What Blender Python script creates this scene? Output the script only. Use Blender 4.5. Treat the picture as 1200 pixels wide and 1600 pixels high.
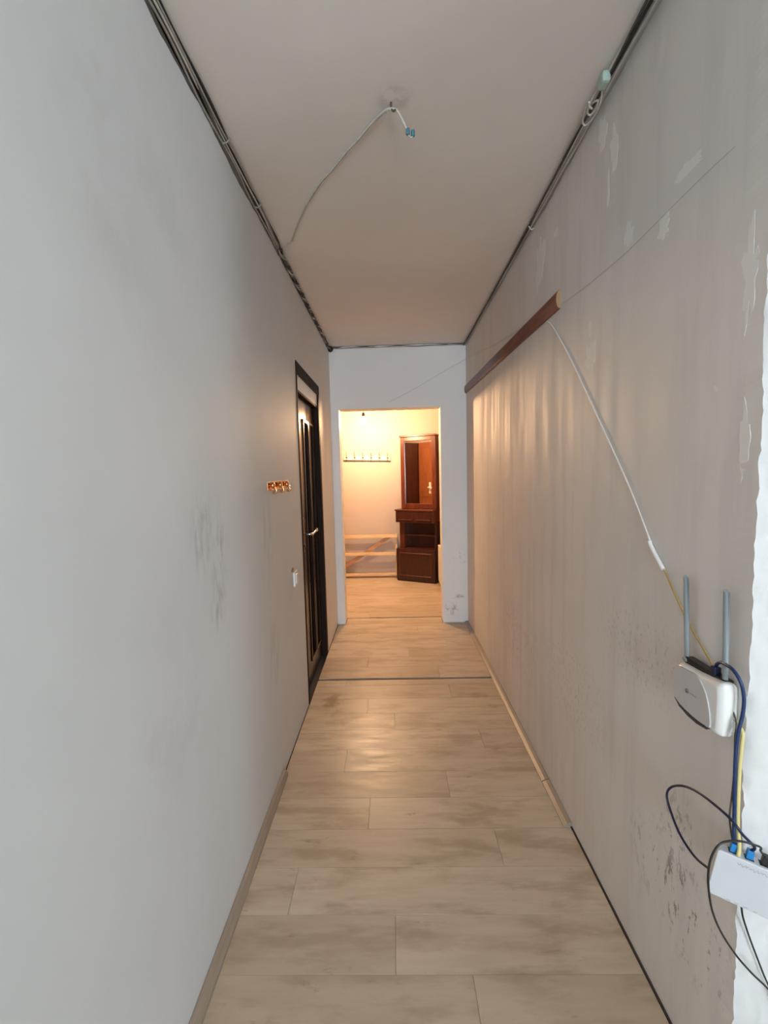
import bpy, bmesh, math, random
from mathutils import Vector, Matrix, noise
random.seed(7)
for o in list(bpy.data.objects): bpy.data.objects.remove(o)
scene = bpy.context.scene
C = scene.collection
R = math.radians

# ------------------------------------------------------------------ camera
CAM_H = 1.4387
yaw, pitch, roll = R(-1.2152), R(-4.9376), R(-1.4232)
fw = Vector((math.sin(yaw)*math.cos(pitch), math.cos(yaw)*math.cos(pitch), math.sin(pitch)))
r0 = Vector((math.cos(yaw), -math.sin(yaw), 0)); u0 = r0.cross(fw)
rt = r0*math.cos(roll) + u0*math.sin(roll); up = -r0*math.sin(roll) + u0*math.cos(roll)
cam_data = bpy.data.cameras.new('camera'); cam = bpy.data.objects.new('camera', cam_data); C.objects.link(cam)
cam_data.sensor_fit = 'HORIZONTAL'; cam_data.sensor_width = 36.0; cam_data.lens = 36.0*700/1200
cam_data.clip_start = 0.02
cam.matrix_world = Matrix(((rt.x, up.x, -fw.x, 0), (rt.y, up.y, -fw.y, 0), (rt.z, up.z, -fw.z, CAM_H), (0, 0, 0, 1)))
scene.camera = cam

# ------------------------------------------------------------------ world, daylight, exposure
world = bpy.data.worlds.new('world'); scene.world = world; world.use_nodes = True
bgn = world.node_tree.nodes['Background']; bgn.inputs[0].default_value = (0.72, 0.82, 1.0, 1); bgn.inputs[1].default_value = 1.0
def area(name, loc, target, sx, sy, power, col):
    d = bpy.data.lights.new(name, 'AREA'); d.shape = 'RECTANGLE'; d.size = sx; d.size_y = sy; d.energy = power; d.color = col
    o = bpy.data.objects.new(name, d); C.objects.link(o); o.location = loc
    o.rotation_euler = (Vector(target) - Vector(loc)).to_track_quat('-Z', 'Y').to_euler(); return o
area('daylight_side_window', (3.60, -1.03, 1.55), (0, -1.03, 1.55), 0.95, 1.35, 54, (0.82, 0.925, 1.0))
area('daylight_rear_window', (0.15, -4.98, 1.55), (0.15, 0, 1.55), 1.25, 1.35, 240, (0.82, 0.925, 1.0))
BULB_STRENGTH = 2050.0
vs = scene.view_settings
vs.view_transform = 'Standard'; vs.look = 'None'; vs.exposure = 0.17; vs.gamma = 1.0; vs.use_curve_mapping = False

# ------------------------------------------------------------------ dimensions (metres)
XL, XR, H = -0.559, 0.691, 2.6
YF = 4.2            # face of the far wall with the opening
YF2 = 4.37          # its other face
YB = 6.165          # back wall of the far room
XB0, XB1 = -2.15, 0.66
YJ = 0.864          # end of the right-hand wall
ROOM_X, ROOM_Y = 3.45, -4.8

# ------------------------------------------------------------------ mesh helpers
def box(bm, x0, x1, y0, y1, z0, z1, bev=0.0, seg=2):
    r = bmesh.ops.create_cube(bm, size=1.0)
    vs_ = r['verts']
    for v in vs_:
        v.co = Vector(((x0+x1)/2 + v.co.x*(x1-x0), (y0+y1)/2 + v.co.y*(y1-y0), (z0+z1)/2 + v.co.z*(z1-z0)))
    if bev > 0:
        es = list({e for v in vs_ for e in v.link_edges})
        bmesh.ops.bevel(bm, geom=es, offset=bev, segments=seg, profile=0.6, affect='EDGES')
    return bm
def BX(*a, **k): return box(bmesh.new(), *a, **k)
def catmull(pts, n=8):
    P = [Vector(p) for p in pts]
    if len(P) < 3: return P
    P = [P[0]*2-P[1]] + P + [P[-1]*2-P[-2]]
    out = []
    for i in range(1, len(P)-2):
        a, b, c, d = P[i-1], P[i], P[i+1], P[i+2]
        for k in range(n):
            t = k/n
            out.append(0.5*((2*b) + (c-a)*t + (2*a-5*b+4*c-d)*t*t + (3*b-a-3*c+d)*t**3))
    out.append(P[-2]); return out
def tube(bm, pts, r, n=8, smooth=True, sub=6):
    P = catmull(pts, sub) if smooth else [Vector(p) for p in pts]
    rad = r if callable(r) else (lambda t: r)
    t0 = (P[1]-P[0]).normalized()
    u = t0.orthogonal().normalized(); rings = []
    for i, p in enumerate(P):
        t = (P[min(i+1, len(P)-1)] - P[max(i-1, 0)]).normalized()
        u = (u - t*u.dot(t)).normalized(); w = t.cross(u); rr = rad(i/(len(P)-1))
        rings.append([bm.verts.new(p + (u*math.cos(2*math.pi*k/n) + w*math.sin(2*math.pi*k/n))*rr) for k in range(n)])
    for a, b in zip(rings, rings[1:]):
        for k in range(n):
            f = bm.faces.new((a[k], a[(k+1) % n], b[(k+1) % n], b[k])); f.smooth = True
    bm.faces.new(rings[0][::-1]); bm.faces.new(rings[-1]); return bm
def T(*a, **k): return tube(bmesh.new(), *a, **k)
def lathe(bm, prof, c=(0, 0, 0), axis='Z', n=24):
    rings = []
    def pt(r, h, a):
        x, y = r*math.cos(a), r*math.sin(a)
        return Vector(c) + (Vector((x, y, h)) if axis == 'Z' else Vector((h, x, y)) if axis == 'X' else Vector((y, h, x)))
    for r, h in prof: rings.append([bm.verts.new(pt(max(r, 1e-5), h, 2*math.pi*k/n)) for k in range(n)])
    for a, b in zip(rings, rings[1:]):
        for k in range(n):
            f = bm.faces.new((a[k], a[(k+1) % n], b[(k+1) % n], b[k])); f.smooth = True
    bm.faces.new(rings[0][::-1]); bm.faces.new(rings[-1])
    bmesh.ops.remove_doubles(bm, verts=[v for rr in rings for v in rr], dist=1e-5); return bm
def prism(bm, poly, d, bev=0.0):
    """poly: 3-D points (planar); d: extrusion vector"""
    a = [bm.verts.new(Vector(p)) for p in poly]; b = [bm.verts.new(Vector(p)+Vector(d)) for p in poly]; n = len(a)
    fs = [bm.faces.new(a), bm.faces.new(b[::-1])]
    for k in range(n): fs.append(bm.faces.new((a[k], b[k], b[(k+1) % n], a[(k+1) % n])))
    if bev: bmesh.ops.bevel(bm, geom=list({e for f in fs[:2] for e in f.edges}), offset=bev, segments=2, profile=0.6, affect='EDGES')
    return bm
def obj(name, bm, mat, parent=None, world_coords=True, smooth=False):
    bmesh.ops.recalc_face_normals(bm, faces=bm.faces)
    if smooth:
        for f in bm.faces: f.smooth = True
    me = bpy.data.meshes.new(name)
    if parent is not None and world_coords and parent.type == 'EMPTY':
        bmesh.ops.translate(bm, verts=bm.verts, vec=-parent.location)
    bm.to_mesh(me); bm.free(); me.materials.append(mat)
    o = bpy.data.objects.new(name, me); C.objects.link(o)
    if parent is not None: o.parent = parent
    return o
def sub(name, bm, mat, part, smooth=False):
    """sub-part: same coordinates as its part"""
    root = part.parent
    if root is not None and root.type == 'EMPTY': bmesh.ops.translate(bm, verts=bm.verts, vec=-root.location)
    return obj(name, bm, mat, part, world_coords=False, smooth=smooth)
def thing(name, label, cat, loc, rz=0, group=None):
    o = bpy.data.objects.new(name, None); C.objects.link(o); o.location = loc; o.rotation_euler = (0, 0, rz)
    o.empty_display_size = 0.05; o['label'] = label; o['category'] = cat
    if group: o['group'] = group
    return o
def tag(o, label, cat, group=None):
    o['label'] = label; o['category'] = cat
    if group: o['group'] = group
    return o
def struct(o, label=None):
    o['kind'] = 'structure'
    if label: o['label'] = label
    return o

# ------------------------------------------------------------------ material helpers
class NT:
    def __init__(s, name):
        s.m = bpy.data.materials.new(name); s.m.use_nodes = True; s.t = s.m.node_tree
        s.b = s.t.nodes['Principled BSDF']; s.tc = None
    def n(s, typ, **k):
        nd = s.t.nodes.new(typ)
        for a, v in k.items(): setattr(nd, a, v)
        return nd
    def l(s, a, b): s.t.links.new(a, b)
    def obj(s):
        if not s.tc: s.tc = s.n('ShaderNodeTexCoord')
        return s.tc.outputs['Object']
    def math(s, op, a, b=None, clamp=False):
        nd = s.n('ShaderNodeMath', operation=op, use_clamp=clamp)
        for i, v in enumerate((a, b)):
            if v is None: continue
            if isinstance(v, (int, float)): nd.inputs[i].default_value = v
            else: s.l(v, nd.inputs[i])
        return nd.outputs[0]
    def noise(s, scale, detail=4, stretch=(1, 1, 1), vec=None, rough=0.55, loc=(0, 0, 0)):
        mp = s.n('ShaderNodeMapping'); mp.inputs['Scale'].default_value = stretch; mp.inputs['Location'].default_value = loc
        s.l(vec or s.obj(), mp.inputs[0])
        nz = s.n('ShaderNodeTexNoise'); nz.inputs['Scale'].default_value = scale; nz.inputs['Detail'].default_value = detail
        nz.inputs['Roughness'].default_value = rough; s.l(mp.outputs[0], nz.inputs['Vector']); return nz.outputs['Fac']
    def rng(s, v, a, b, c=0.0, d=1.0, smooth=True):
        nd = s.n('ShaderNodeMapRange', interpolation_type='SMOOTHSTEP' if smooth else 'LINEAR')
        s.l(v, nd.inputs[0])
        for i, q in enumerate((a, b, c, d)): nd.inputs[1+i].default_value = q
        return nd.outputs[0]
    def mix(s, fac, a, b):
        nd = s.n('ShaderNodeMix', data_type='RGBA')
        for i, v in ((0, fac), (6, a), (7, b)):
            if isinstance(v, tuple): nd.inputs[i].default_value = (*v, 1) if len(v) == 3 else v
            elif isinstance(v, (int, float)): nd.inputs[i].default_value = v
            else: s.l(v, nd.inputs[i])
        return nd.outputs[2]
    def blob(s, c, rad):
        """1 inside an ellipsoid around c, fading to 0 at its edge"""
        mp = s.n('ShaderNodeMapping', vector_type='TEXTURE'); mp.inputs['Location'].default_value = c; mp.inputs['Scale'].default_value = rad
        s.l(s.obj(), mp.inputs[0])
        ln = s.n('ShaderNodeVectorMath', operation='LENGTH'); s.l(mp.outputs[0], ln.inputs[0])
        return s.rng(ln.outputs['Value'], 1.0, 0.25, 0, 1)
    def bump(s, h, strength=0.2, dist=0.002):
        b = s.n('ShaderNodeBump'); b.inputs['Strength'].default_value = strength; b.inputs['Distance'].default_value = dist
        s.l(h, b.inputs['Height']); s.l(b.outputs[0], s.b.inputs['Normal'])
    def col(s, c):
        if isinstance(c, tuple): s.b.inputs['Base Color'].default_value = (*c, 1)
        else: s.l(c, s.b.inputs['Base Color'])
    def rough(s, r):
        if isinstance(r, (int, float)): s.b.inputs['Roughness'].default_value = r
        else: s.l(r, s.b.inputs['Roughness'])
def plain(name, c, rough=0.5, metal=0.0, var=0.12, scale=14, spec=0.5, stretch=(1, 1, 1)):
    s = NT(name); nz = s.noise(scale, 3, stretch)
    s.col(s.mix(nz, tuple(x*(1-var) for x in c), tuple(min(1, x*(1+var)) for x in c)))
    s.rough(rough); s.b.inputs['Metallic'].default_value = metal; s.b.inputs['Specular IOR Level'].default_value = spec; return s.m
def wood(name, dark, light, axis=2, rough=0.35, scale=9, spec=0.5):
    s = NT(name); st = [9, 9, 9]; st[axis] = 0.7
    nz = s.noise(scale, 5, tuple(st), rough=0.6)
    s.col(s.mix(s.rng(nz, 0.3, 0.7), dark, light)); s.rough(rough); s.b.inputs['Specular IOR Level'].default_value = spec
    s.bump(nz, 0.06, 0.001); return s.m
def paint(name, c, var=0.05, rough=0.6, stains=(), streak=0.0, bump=0.12, spec=0.3, patchy=0.0, patch_col=(0.8, 0.8, 0.79)):
    s = NT(name)
    big = s.noise(1.3, 4); fine = s.noise(26, 4)
    k = s.mix(s.rng(big, 0.3, 0.7), tuple(x*(1-var) for x in c), tuple(min(1, x*(1+var)) for x in c))
    if streak:
        stq = s.noise(2.4, 5, (5, 5, 0.5), rough=0.6)
        k = s.mix(s.math('MULTIPLY', s.rng(stq, 0.46, 0.68), streak), k, tuple(x*0.72 for x in c))
    if patchy:
        pt = s.noise(2.3, 3, (1.6, 1.6, 0.8), loc=(3.1, 1.7, 0.4))
        k = s.mix(s.math('MULTIPLY', s.rng(pt, 0.60, 0.63), patchy), k, patch_col)
    for (ctr, rad, amt, colr, nsc, nst) in stains:
        m = s.math('MULTIPLY', s.blob(ctr, rad), s.rng(s.noise(nsc, 5, nst, rough=0.65), *((0.42, 0.68) if nsc < 30 else (0.55, 0.62))))
        k = s.mix(s.math('MULTIPLY', m, amt), k, colr)
    s.col(k); s.b.inputs['Specular IOR Level'].default_value = spec
    if streak:
        s.rough(s.rng(s.noise(2.4, 5, (5, 5, 0.5), rough=0.6), 0.3, 0.7, rough-0.08, rough+0.14))
        h = s.math('ADD', s.math('MULTIPLY', s.noise(2.4, 5, (7, 7, 0.6), rough=0.65), 0.6), s.math('MULTIPLY', fine, 0.3))
    else:
        s.rough(rough); h = s.math('ADD', big, s.math('MULTIPLY', fine, 0.35))
    s.bump(h, bump, 0.004); return s.m

GREY = (0.20, 0.19, 0.175)
M = {}
M['wall_left'] = paint('painted_plaster_left', (0.665, 0.68, 0.685), 0.035, 0.62, [
    ((XL, 1.28, 1.27), (0.05, 0.09, 0.16), 0.55, (0.33, 0.32, 0.31), 16, (1, 1.6, 0.5)),
    ((XL, 1.39, 1.22), (0.05, 0.10, 0.22), 0.65, (0.33, 0.32, 0.31), 16, (1, 1.6, 0.4)),
    ((XL, 1.38, 1.03), (0.05, 0.08, 0.10), 0.5, (0.33, 0.32, 0.31), 20, (1, 1.6, 0.6)),
    ((XL, 1.05, 2.1), (0.05, 0.35, 0.45), 0.30, (0.50, 0.50, 0.48), 5, (1, 1, 1)),
    ((XL, 1.06, 0.85), (0.05, 0.28, 0.35), 0.35, (0.50, 0.50, 0.49), 5, (1, 1, 0.7)),
    ((XL, 1.98, 0.62), (0.05, 0.12, 0.20), 0.5, (0.42, 0.40, 0.38), 14, (1, 1.6, 0.4)),
    ((XL, 1.95, 1.15), (0.05, 0.15, 0.30), 0.35, (0.45, 0.43, 0.41), 12, (1, 1.6, 0.4))], bump=0.10)
M['wall_right'] = paint('old_wallpaper_primer', (0.72, 0.685, 0.65), 0.05, 0.58, [
    ((XR, 1.10, 0.36), (0.05, 0.22, 0.16), 0.75, GREY, 34, (1, 1.5, 0.55)),
    ((XR, 0.98, 0.33), (0.05, 0.16, 0.16), 0.75, GREY, 34, (1, 1.5, 0.55)),
    ((XR, 1.05, 0.52), (0.05, 0.12, 0.16), 0.5, GREY, 40, (1, 1.6, 0.8)),
    ((XR, 1.75, 0.58), (0.05, 0.5, 0.26), 0.3, (0.26, 0.22, 0.19), 55, (1, 1.2, 0.8)),
    ((XR, 1.25, 0.92), (0.05, 0.32, 0.18), 0.3, (0.26, 0.22, 0.19), 58, (1, 1.2, 0.8)),
    ((XR, 2.5, 0.5), (0.05, 0.6, 0.3), 0.3, (0.28, 0.24, 0.2), 50, (1, 1.2, 0.8))], streak=0.24, bump=0.12, spec=0.26, patchy=0.25, patch_col=(0.76, 0.74, 0.72))
M['ceiling'] = paint('whitewashed_ceiling', (0.80, 0.765, 0.725), 0.04, 0.75, [
    ((0.03, 1.50, H), (0.08, 0.07, 0.05), 0.5, (0.34, 0.33, 0.30), 18, (1, 1, 1))], bump=0.05)
M['wall_far'] = paint('far_wall_plaster', (0.78, 0.77, 0.77), 0.04, 0.65, [
    ((0.59, YF, 0.25), (0.09, 0.05, 0.035), 0.95, (0.16, 0.15, 0.14), 22, (0.6, 1, 2)),
    ((0.53, YF, 0.13), (0.09, 0.05, 0.09), 0.7, (0.25, 0.23, 0.22), 26, (1, 1, 1)),
    ((0.60, YF, 0.62), (0.12, 0.05, 0.12), 0.4, (0.3, 0.28, 0.27), 30, (1, 1, 1))], bump=0.12)
M['room'] = paint('hall_wallpaper', (0.47, 0.395, 0.345), 0.03, 0.7, bump=0.06)
M['jamb'] = paint('rough_white_plaster', (0.60, 0.605, 0.61), 0.03, 0.7, bump=0.7)
M['dark_gap'] = plain('dirt_and_gap_shade', (0.035, 0.030, 0.027), 0.95, scale=30, var=0.4)  # dirt colour taken near black, painting in the shade inside the wall-top gaps
M['underlay'] = plain('dark_subfloor', (0.045, 0.033, 0.025), 0.9)
M['door'] = wood('dark_stained_door', (0.016, 0.008, 0.006), (0.030, 0.016, 0.011), 2, 0.24, 7, 0.32)
M['door_frame'] = wood('dark_stained_frame', (0.016, 0.009, 0.007), (0.030, 0.017, 0.012), 2, 0.6, 7, 0.08)
M['door_glass'] = plain('black_door_glass', (0.008, 0.008, 0.010), 0.06)
M['transom'] = plain('frosted_transom', (0.86, 0.83, 0.80), 0.35)
M['mahogany'] = wood('mahogany_veneer', (0.062, 0.013, 0.006), (0.125, 0.029, 0.011), 2, 0.3, 6)
M['mahogany_h'] = wood('mahogany_veneer_horizontal', (0.062, 0.013, 0.006), (0.125, 0.029, 0.011), 0, 0.3, 6)
M['mahogany_dark'] = wood('dark_mahogany', (0.026, 0.007, 0.004), (0.055, 0.013, 0.007), 2, 0.35, 6)
M['oak_door'] = wood('chestnut_door', (0.24, 0.075, 0.025), (0.34, 0.115, 0.04), 2, 0.35, 6)
M['pine'] = wood('raw_pine', (0.62, 0.42, 0.22), (0.78, 0.58, 0.34), 0, 0.55, 8)
M['pine_dark'] = wood('brown_board', (0.34, 0.17, 0.08), (0.46, 0.26, 0.13), 0, 0.5, 8)
M['rail'] = wood('brown_casing', (0.105, 0.033, 0.021), (0.17, 0.060, 0.038), 1, 0.4, 6)
M['rail_end'] = plain('raw_fibreboard', (0.36, 0.22, 0.11), 0.8)
M['brass'] = plain('polished_brass', (0.80, 0.42, 0.19), 0.16, 1.0, var=0.25, scale=60)
M['chrome'] = plain('satin_chrome', (0.72, 0.68, 0.62), 0.18, 1.0, var=0.05)
M['old_brass'] = plain('dull_brass', (0.20, 0.14, 0.075), 0.4, 1.0)
M['white_plastic'] = plain('white_plastic', (0.80, 0.80, 0.79), 0.28, var=0.02)
M['router_face'] = plain('pale_grey_satin_plastic', (0.56, 0.54, 0.54), 0.45, var=0.02)
M['antenna'] = plain('blue_grey_plastic', (0.29, 0.335, 0.36), 0.45, var=0.03)
M['black_plastic'] = plain('black_plastic', (0.012, 0.012, 0.013), 0.35)
M['charcoal'] = plain('charcoal_led_strip', (0.055, 0.055, 0.06), 0.25)
M['mark'] = plain('grey_print', (0.16, 0.15, 0.17), 0.5)
M['mark_pale'] = plain('pale_embossed_print', (0.36, 0.35, 0.38), 0.5)
M['modem'] = plain('cool_white_plastic', (0.55, 0.57, 0.60), 0.3, var=0.02)
M['blue'] = plain('blue_cable_jacket', (0.008, 0.030, 0.115), 0.38)
M['navy'] = plain('navy_cable_jacket', (0.007, 0.011, 0.05), 0.38)
M['blue_plug'] = plain('bright_blue_connector', (0.012, 0.21, 0.55), 0.3)
M['yellow'] = plain('yellow_fibre_jacket', (0.62, 0.43, 0.12), 0.45)
M['yellow_pale'] = plain('pale_yellow_jacket', (0.66, 0.58, 0.25), 0.45)
M['white_cable'] = plain('white_cable_jacket', (0.74, 0.70, 0.66), 0.45)
M['sleeve'] = plain('white_sleeve', (0.84, 0.83, 0.81), 0.3, var=0.02)
M['wire_grey'] = plain('dusty_grey_wire', (0.33, 0.31, 0.28), 0.6, scale=40, var=0.3)
M['wire_pale'] = plain('dusty_white_wire', (0.55, 0.52, 0.47), 0.6, scale=40, var=0.25)
M['wire_black'] = plain('black_wire', (0.012, 0.011, 0.011), 0.5)
M['wire_brown'] = plain('dusty_brown_wire', (0.09, 0.075, 0.06), 0.7, scale=40, var=0.4)
M['mint'] = plain('mint_terminal_plastic', (0.36, 0.47, 0.41), 0.5, var=0.2, scale=60)
M['teal'] = plain('teal_terminal', (0.06, 0.20, 0.26), 0.4)
M['cream'] = plain('cream_laminate', (0.80, 0.68, 0.50), 0.4)
M['cabinet_white'] = plain('white_laminate', (0.78, 0.74, 0.68), 0.45, var=0.03)
M['hook_board'] = plain('cream_painted_board', (0.80, 0.70, 0.48), 0.45)
M['hook_dark'] = plain('dark_bronze', (0.07, 0.045, 0.02), 0.35, 0.6)
M['hook_pale'] = plain('pale_nickel', (0.55, 0.50, 0.42), 0.3, 0.8)
M['torn'] = paint('torn_wallpaper_backing', (0.80, 0.775, 0.745), 0.03, 0.7, bump=0.1)
M['baseboard'] = wood('beige_skirting', (0.28, 0.232, 0.185), (0.34, 0.285, 0.23), 1, 0.4, 5)
M['window_frame'] = plain('white_window_frame', (0.8, 0.8, 0.8), 0.35, var=0.02)
s = NT('mirror_glass'); s.col((0.80, 0.80, 0.80)); s.rough(0.015); s.b.inputs['Metallic'].default_value = 1.0; M['mirror'] = s.m
s = NT('lit_bulb'); s.col((1, 0.9, 0.7)); s.b.inputs['Emission Color'].default_value = (1.0, 0.60, 0.31, 1); s.b.inputs['Emission Strength'].default_value = BULB_STRENGTH; M['bulb'] = s.m
s = NT('window_glass'); tr = s.n('ShaderNodeBsdfTransparent'); gl = s.n('ShaderNodeBsdfGlossy'); gl.inputs['Roughness'].default_value = 0.02
mx = s.n('ShaderNodeMixShader'); mx.inputs[0].default_value = 0.06; s.l(tr.outputs[0], mx.inputs[1]); s.l(gl.outputs[0], mx.inputs[2])
s.l(mx.outputs[0], s.t.nodes['Material Output'].inputs['Surface']); M['glass'] = s.m

def plank_material():
    s = NT('pale_oak_laminate'); oi = s.n('ShaderNodeObjectInfo')
    ad = s.n('ShaderNodeVectorMath', operation='ADD'); sc = s.n('ShaderNodeVectorMath', operation='SCALE')
    cb = s.n('ShaderNodeCombineXYZ'); s.l(oi.outputs['Random'], cb.inputs[0]); s.l(oi.outputs['Random'], cb.inputs[1])
    s.l(cb.outputs[0], sc.inputs[0]); sc.inputs['Scale'].default_value = 37.0
    s.l(s.obj(), ad.inputs[0]); s.l(sc.outputs[0], ad.inputs[1]); v = ad.outputs[0]
    grain = s.noise(5.5, 6, (0.8, 5, 1), v, 0.55); cloud = s.noise(3.6, 5, (0.9, 3.2, 1), v, 0.6); knots = s.noise(5.0, 5, (1.3, 4.0, 1), v, 0.7, (5, 2, 0))
    c = s.mix(s.rng(grain, 0.32, 0.68), (0.50, 0.42, 0.32), (0.57, 0.485, 0.38))
    c = s.mix(s.math('MULTIPLY', s.rng(cloud, 0.44, 0.66), 0.72), c, (0.335, 0.26, 0.182))
    c = s.mix(s.math('MULTIPLY', s.rng(knots, 0.60, 0.72), 0.6), c, (0.22, 0.165, 0.115))
    c = s.mix(s.math('MULTIPLY', s.rng(oi.outputs['Random'], 0, 1, 0, 1, False), 0.5), c, (0.36, 0.285, 0.205))
    geo = s.n('ShaderNodeNewGeometry'); s_obj = s.tc
    class P: outputs = {'Object': geo.outputs['Position']}
    s.tc = P
    for ctr, rad, amt in (((-0.42, 2.72, 0), (0.13, 0.16, 0.1), 0.7), ((-0.34, 2.52, 0), (0.16, 0.14, 0.1), 0.45), ((0.52, 2.78, 0), (0.08, 0.06, 0.1), 0.5)):
        m = s.math('MULTIPLY', s.blob(ctr, rad), s.rng(s.noise(13, 4), 0.35, 0.65))
        c = s.mix(s.math('MULTIPLY', m, amt), c, (0.20, 0.11, 0.06))
    s.tc = s_obj
    s.col(c); s.rough(s.rng(grain, 0.3, 0.7, 0.30, 0.42)); s.b.inputs['Specular IOR Level'].default_value = 0.3
    s.bump(grain, 0.05, 0.001); return s.m
M['plank'] = plank_material()

# ------------------------------------------------------------------ floor and its planks
bm = BX(-0.75, ROOM_X+0.2, ROOM_Y-0.2, YF+0.1, -0.14, -0.03); box(bm, XB0-0.2, XB1+0.3, YF+0.1, YB+0.2, -0.14, -0.03)
floor = struct(obj('floor', bm, M['underlay']), 'pale oak laminate planks laid across the corridor')
def plank(x0, x1, y0, y1):
    g = 0.0004
    w, d = (x1-x0)/2-g, (y1-y0)/2-g
    if w < 0.02 or d < 0.01: return
    bm = BX(-w, w, -d, d, -0.031, random.uniform(-0.0004, 0.0004), bev=0.0005, seg=1)
    o = obj('plank', bm, M['plank'], floor); o.location = ((x0+x1)/2, (y0+y1)/2, 0)
ROW = 0.1767
joint = {0: (-0.024,), -1: (0.197,), 1: (-0.378,), 2: (0.375,), 3: (-0.132,), 4: (0.223,), 5: (-0.269,), 6: (0.448,), 7: (-0.02,), 8: (-0.187,), 9: (0.346,), 10: (-0.35,)}
XE0, XE1 = XL+0.004, XR-0.007
for k in range(-34, 11):
    y0, y1 = 1.17+k*ROW, 1.17+(k+1)*ROW
    y1 = min(y1, 3.020); y0 = max(y0, ROOM_Y)
    if y0 >= y1: continue
    xe = XE1 if y0 > 0.80 else ROOM_X
    js = list(joint.get(k, (random.uniform(-0.4, 0.5),)))
    while js[-1]+1.28 < xe-0.05: js.append(js[-1]+1.28)
    xs = [XE0] + js + [xe]
    for a, b in zip(xs, xs[1:]): plank(a, b, y0, y1)
y = 3.052; k = 0
while y < 4.36:
    y1 = min(y+ROW, 4.362)
    j = (0.30, -0.22, 0.1, 0.42, -0.35, 0.2, -0.1, 0.3)[k % 8]
    if y1 > YF+0.02:
        a0, a1 = -0.482, 0.449
        y_ = max(y, YF); 
        if y < YF: plank(XE0, j, y, YF); plank(j, XE1, y, YF)
        plank(a0, a1, y_, y1)
    else:
        plank(XE0, j, y, y1); plank(j, XE1, y, y1)
    y = y1; k += 1
y = 4.386; k = 0
while y < YB-0.01:
    y1 = min(y+ROW, YB)
    js = [-1.55+0.37*((k*3) % 4), -0.27+0.37*((k*3) % 4)]
    xs = [XB0+0.005]+js+[XB1-0.005]
    for a, b in zip(xs, xs[1:]): plank(a, b, y, y1)
    y = y1; k += 1

# ------------------------------------------------------------------ ceiling
struct(obj('ceiling', BX(XB0-0.2, ROOM_X+0.3, ROOM_Y-0.3, YB+0.3, H, H+0.12), M['ceiling']), 'dull whitewashed ceiling')

# ------------------------------------------------------------------ walls
def nz(a, b=0.0, c=0.0): return noise.noise(Vector((a, b, c)))
def gap_left(y): return 0.030 + 0.016*nz(y*3.1, 4.2) + 0.010*nz(y*17.0, 1.1) + (0.010 if y < 2.4 else 0.0)
def gap_right(y): return 0.016 + 0.018*nz(y*2.7, 9.3) + 0.006*nz(y*19.0, 2.6) + (0.012*max(0, 1-abs(y-1.45)/0.5))
def column_strip(bm, x, dx, ys, zb, zt):
    """a slab of wall standing at x with a ragged top: dx is its depth away from the corridor"""
    rings = []
    for y in ys:
        z0 = zb(y); z1 = zt(y)
        rings.append([bm.verts.new(p) for p in ((x, y, z0), (x, y, z1), (x+dx, y, z1), (x+dx, y, z0))])
    for a, b in zip(rings, rings[1:]):
        for k in range(4): bm.faces.new((a[k], a[(k+1) % 4], b[(k+1) % 4], b[k]))
    bm.faces.new(rings[0]); bm.faces.new(rings[-1][::-1])
def steps(a, b, d):
    n = max(1, round((b-a)/d)); return [a+(b-a)*i/n for i in range(n+1)]
DY0, DY1, DZ = 2.690, 3.522, 2.120
bm = bmesh.new(); zt = lambda y: H-max(0.006, gap_left(y))
column_strip(bm, XL, -0.06, steps(ROOM_Y, DY0, 0.025), lambda y: 0, zt)
column_strip(bm, XL, -0.06, steps(DY0, DY1, 0.025), lambda y: DZ+0.006*nz(y*14, 3.3), zt)
column_strip(bm, XL, -0.06, steps(DY1, YF+0.02, 0.025), lambda y: 0, zt)
wall_left = struct(obj('wall_left', bm, M['wall_left']), 'white plastered corridor wall with the dark door')
bm = BX(XL-0.16, XL-0.061, ROOM_Y, DY0, -0.01, H); box(bm, XL-0.16, XL-0.061, DY0, DY1, DZ, H); box(bm, XL-0.16, XL-0.061, DY1, YF+0.02, -0.01, H)
obj('wall_core', bm, M['dark_gap'], wall_left)

# right wall, its near end broken and uneven
def edge(z): return YJ + 0.006*nz(z*5.0, 7.7) + 0.007*nz(z*19.0, 5.1) + 0.005*nz(z*55.0, 2.2)
bm = bmesh.new(); zt = lambda y: H-max(0.004, gap_right(y))
column_strip(bm, XR, 0.06, steps(0.93, YF+0.02, 0.025), lambda y: 0, zt)
zs = steps(0, H-0.02, 0.012)
a = [bm.verts.new((XR, 0.93, z)) for z in zs]; b = [bm.verts.new((XR + 0.003*nz(z*31.0, 8.0), edge(z), z)) for z in zs]
for i in range(len(zs)-1): bm.faces.new((a[i], a[i+1], b[i+1], b[i]))
wall_right = struct(obj('wall_right', bm, M['wall_right']), 'stripped greyish corridor wall with wallpaper remnants')
obj('wall_core', BX(XR+0.061, XR+0.16, 0.96, YF+0.02, -0.01, H), M['dark_gap'], wall_right)
bm = bmesh.new(); xs = [XR, XR+0.006] + steps(XR+0.016, XR+0.42, 0.012); g = []
for i, x in enumerate(xs):
    col = []
    for z in zs:
        if i == 0: col.append(bm.verts.new((XR + 0.003*nz(z*31.0, 8.0), edge(z), z)))
        else:
            q = 0.005*nz(x*9, z*6, 1.0) + 0.0065*nz(x*30, z*22, 4.0) + 0.0045*nz(x*62, z*48, 8.0)
            col.append(bm.verts.new((x, YJ-0.004-q + (0.003 if i == 1 else 0), z)))
    g.append(col)
for i in range(len(xs)-1):
    for j in range(len(zs)-1):
        f = bm.faces.new((g[i][j], g[i][j+1], g[i+1][j+1], g[i+1][j])); f.smooth = True
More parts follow.
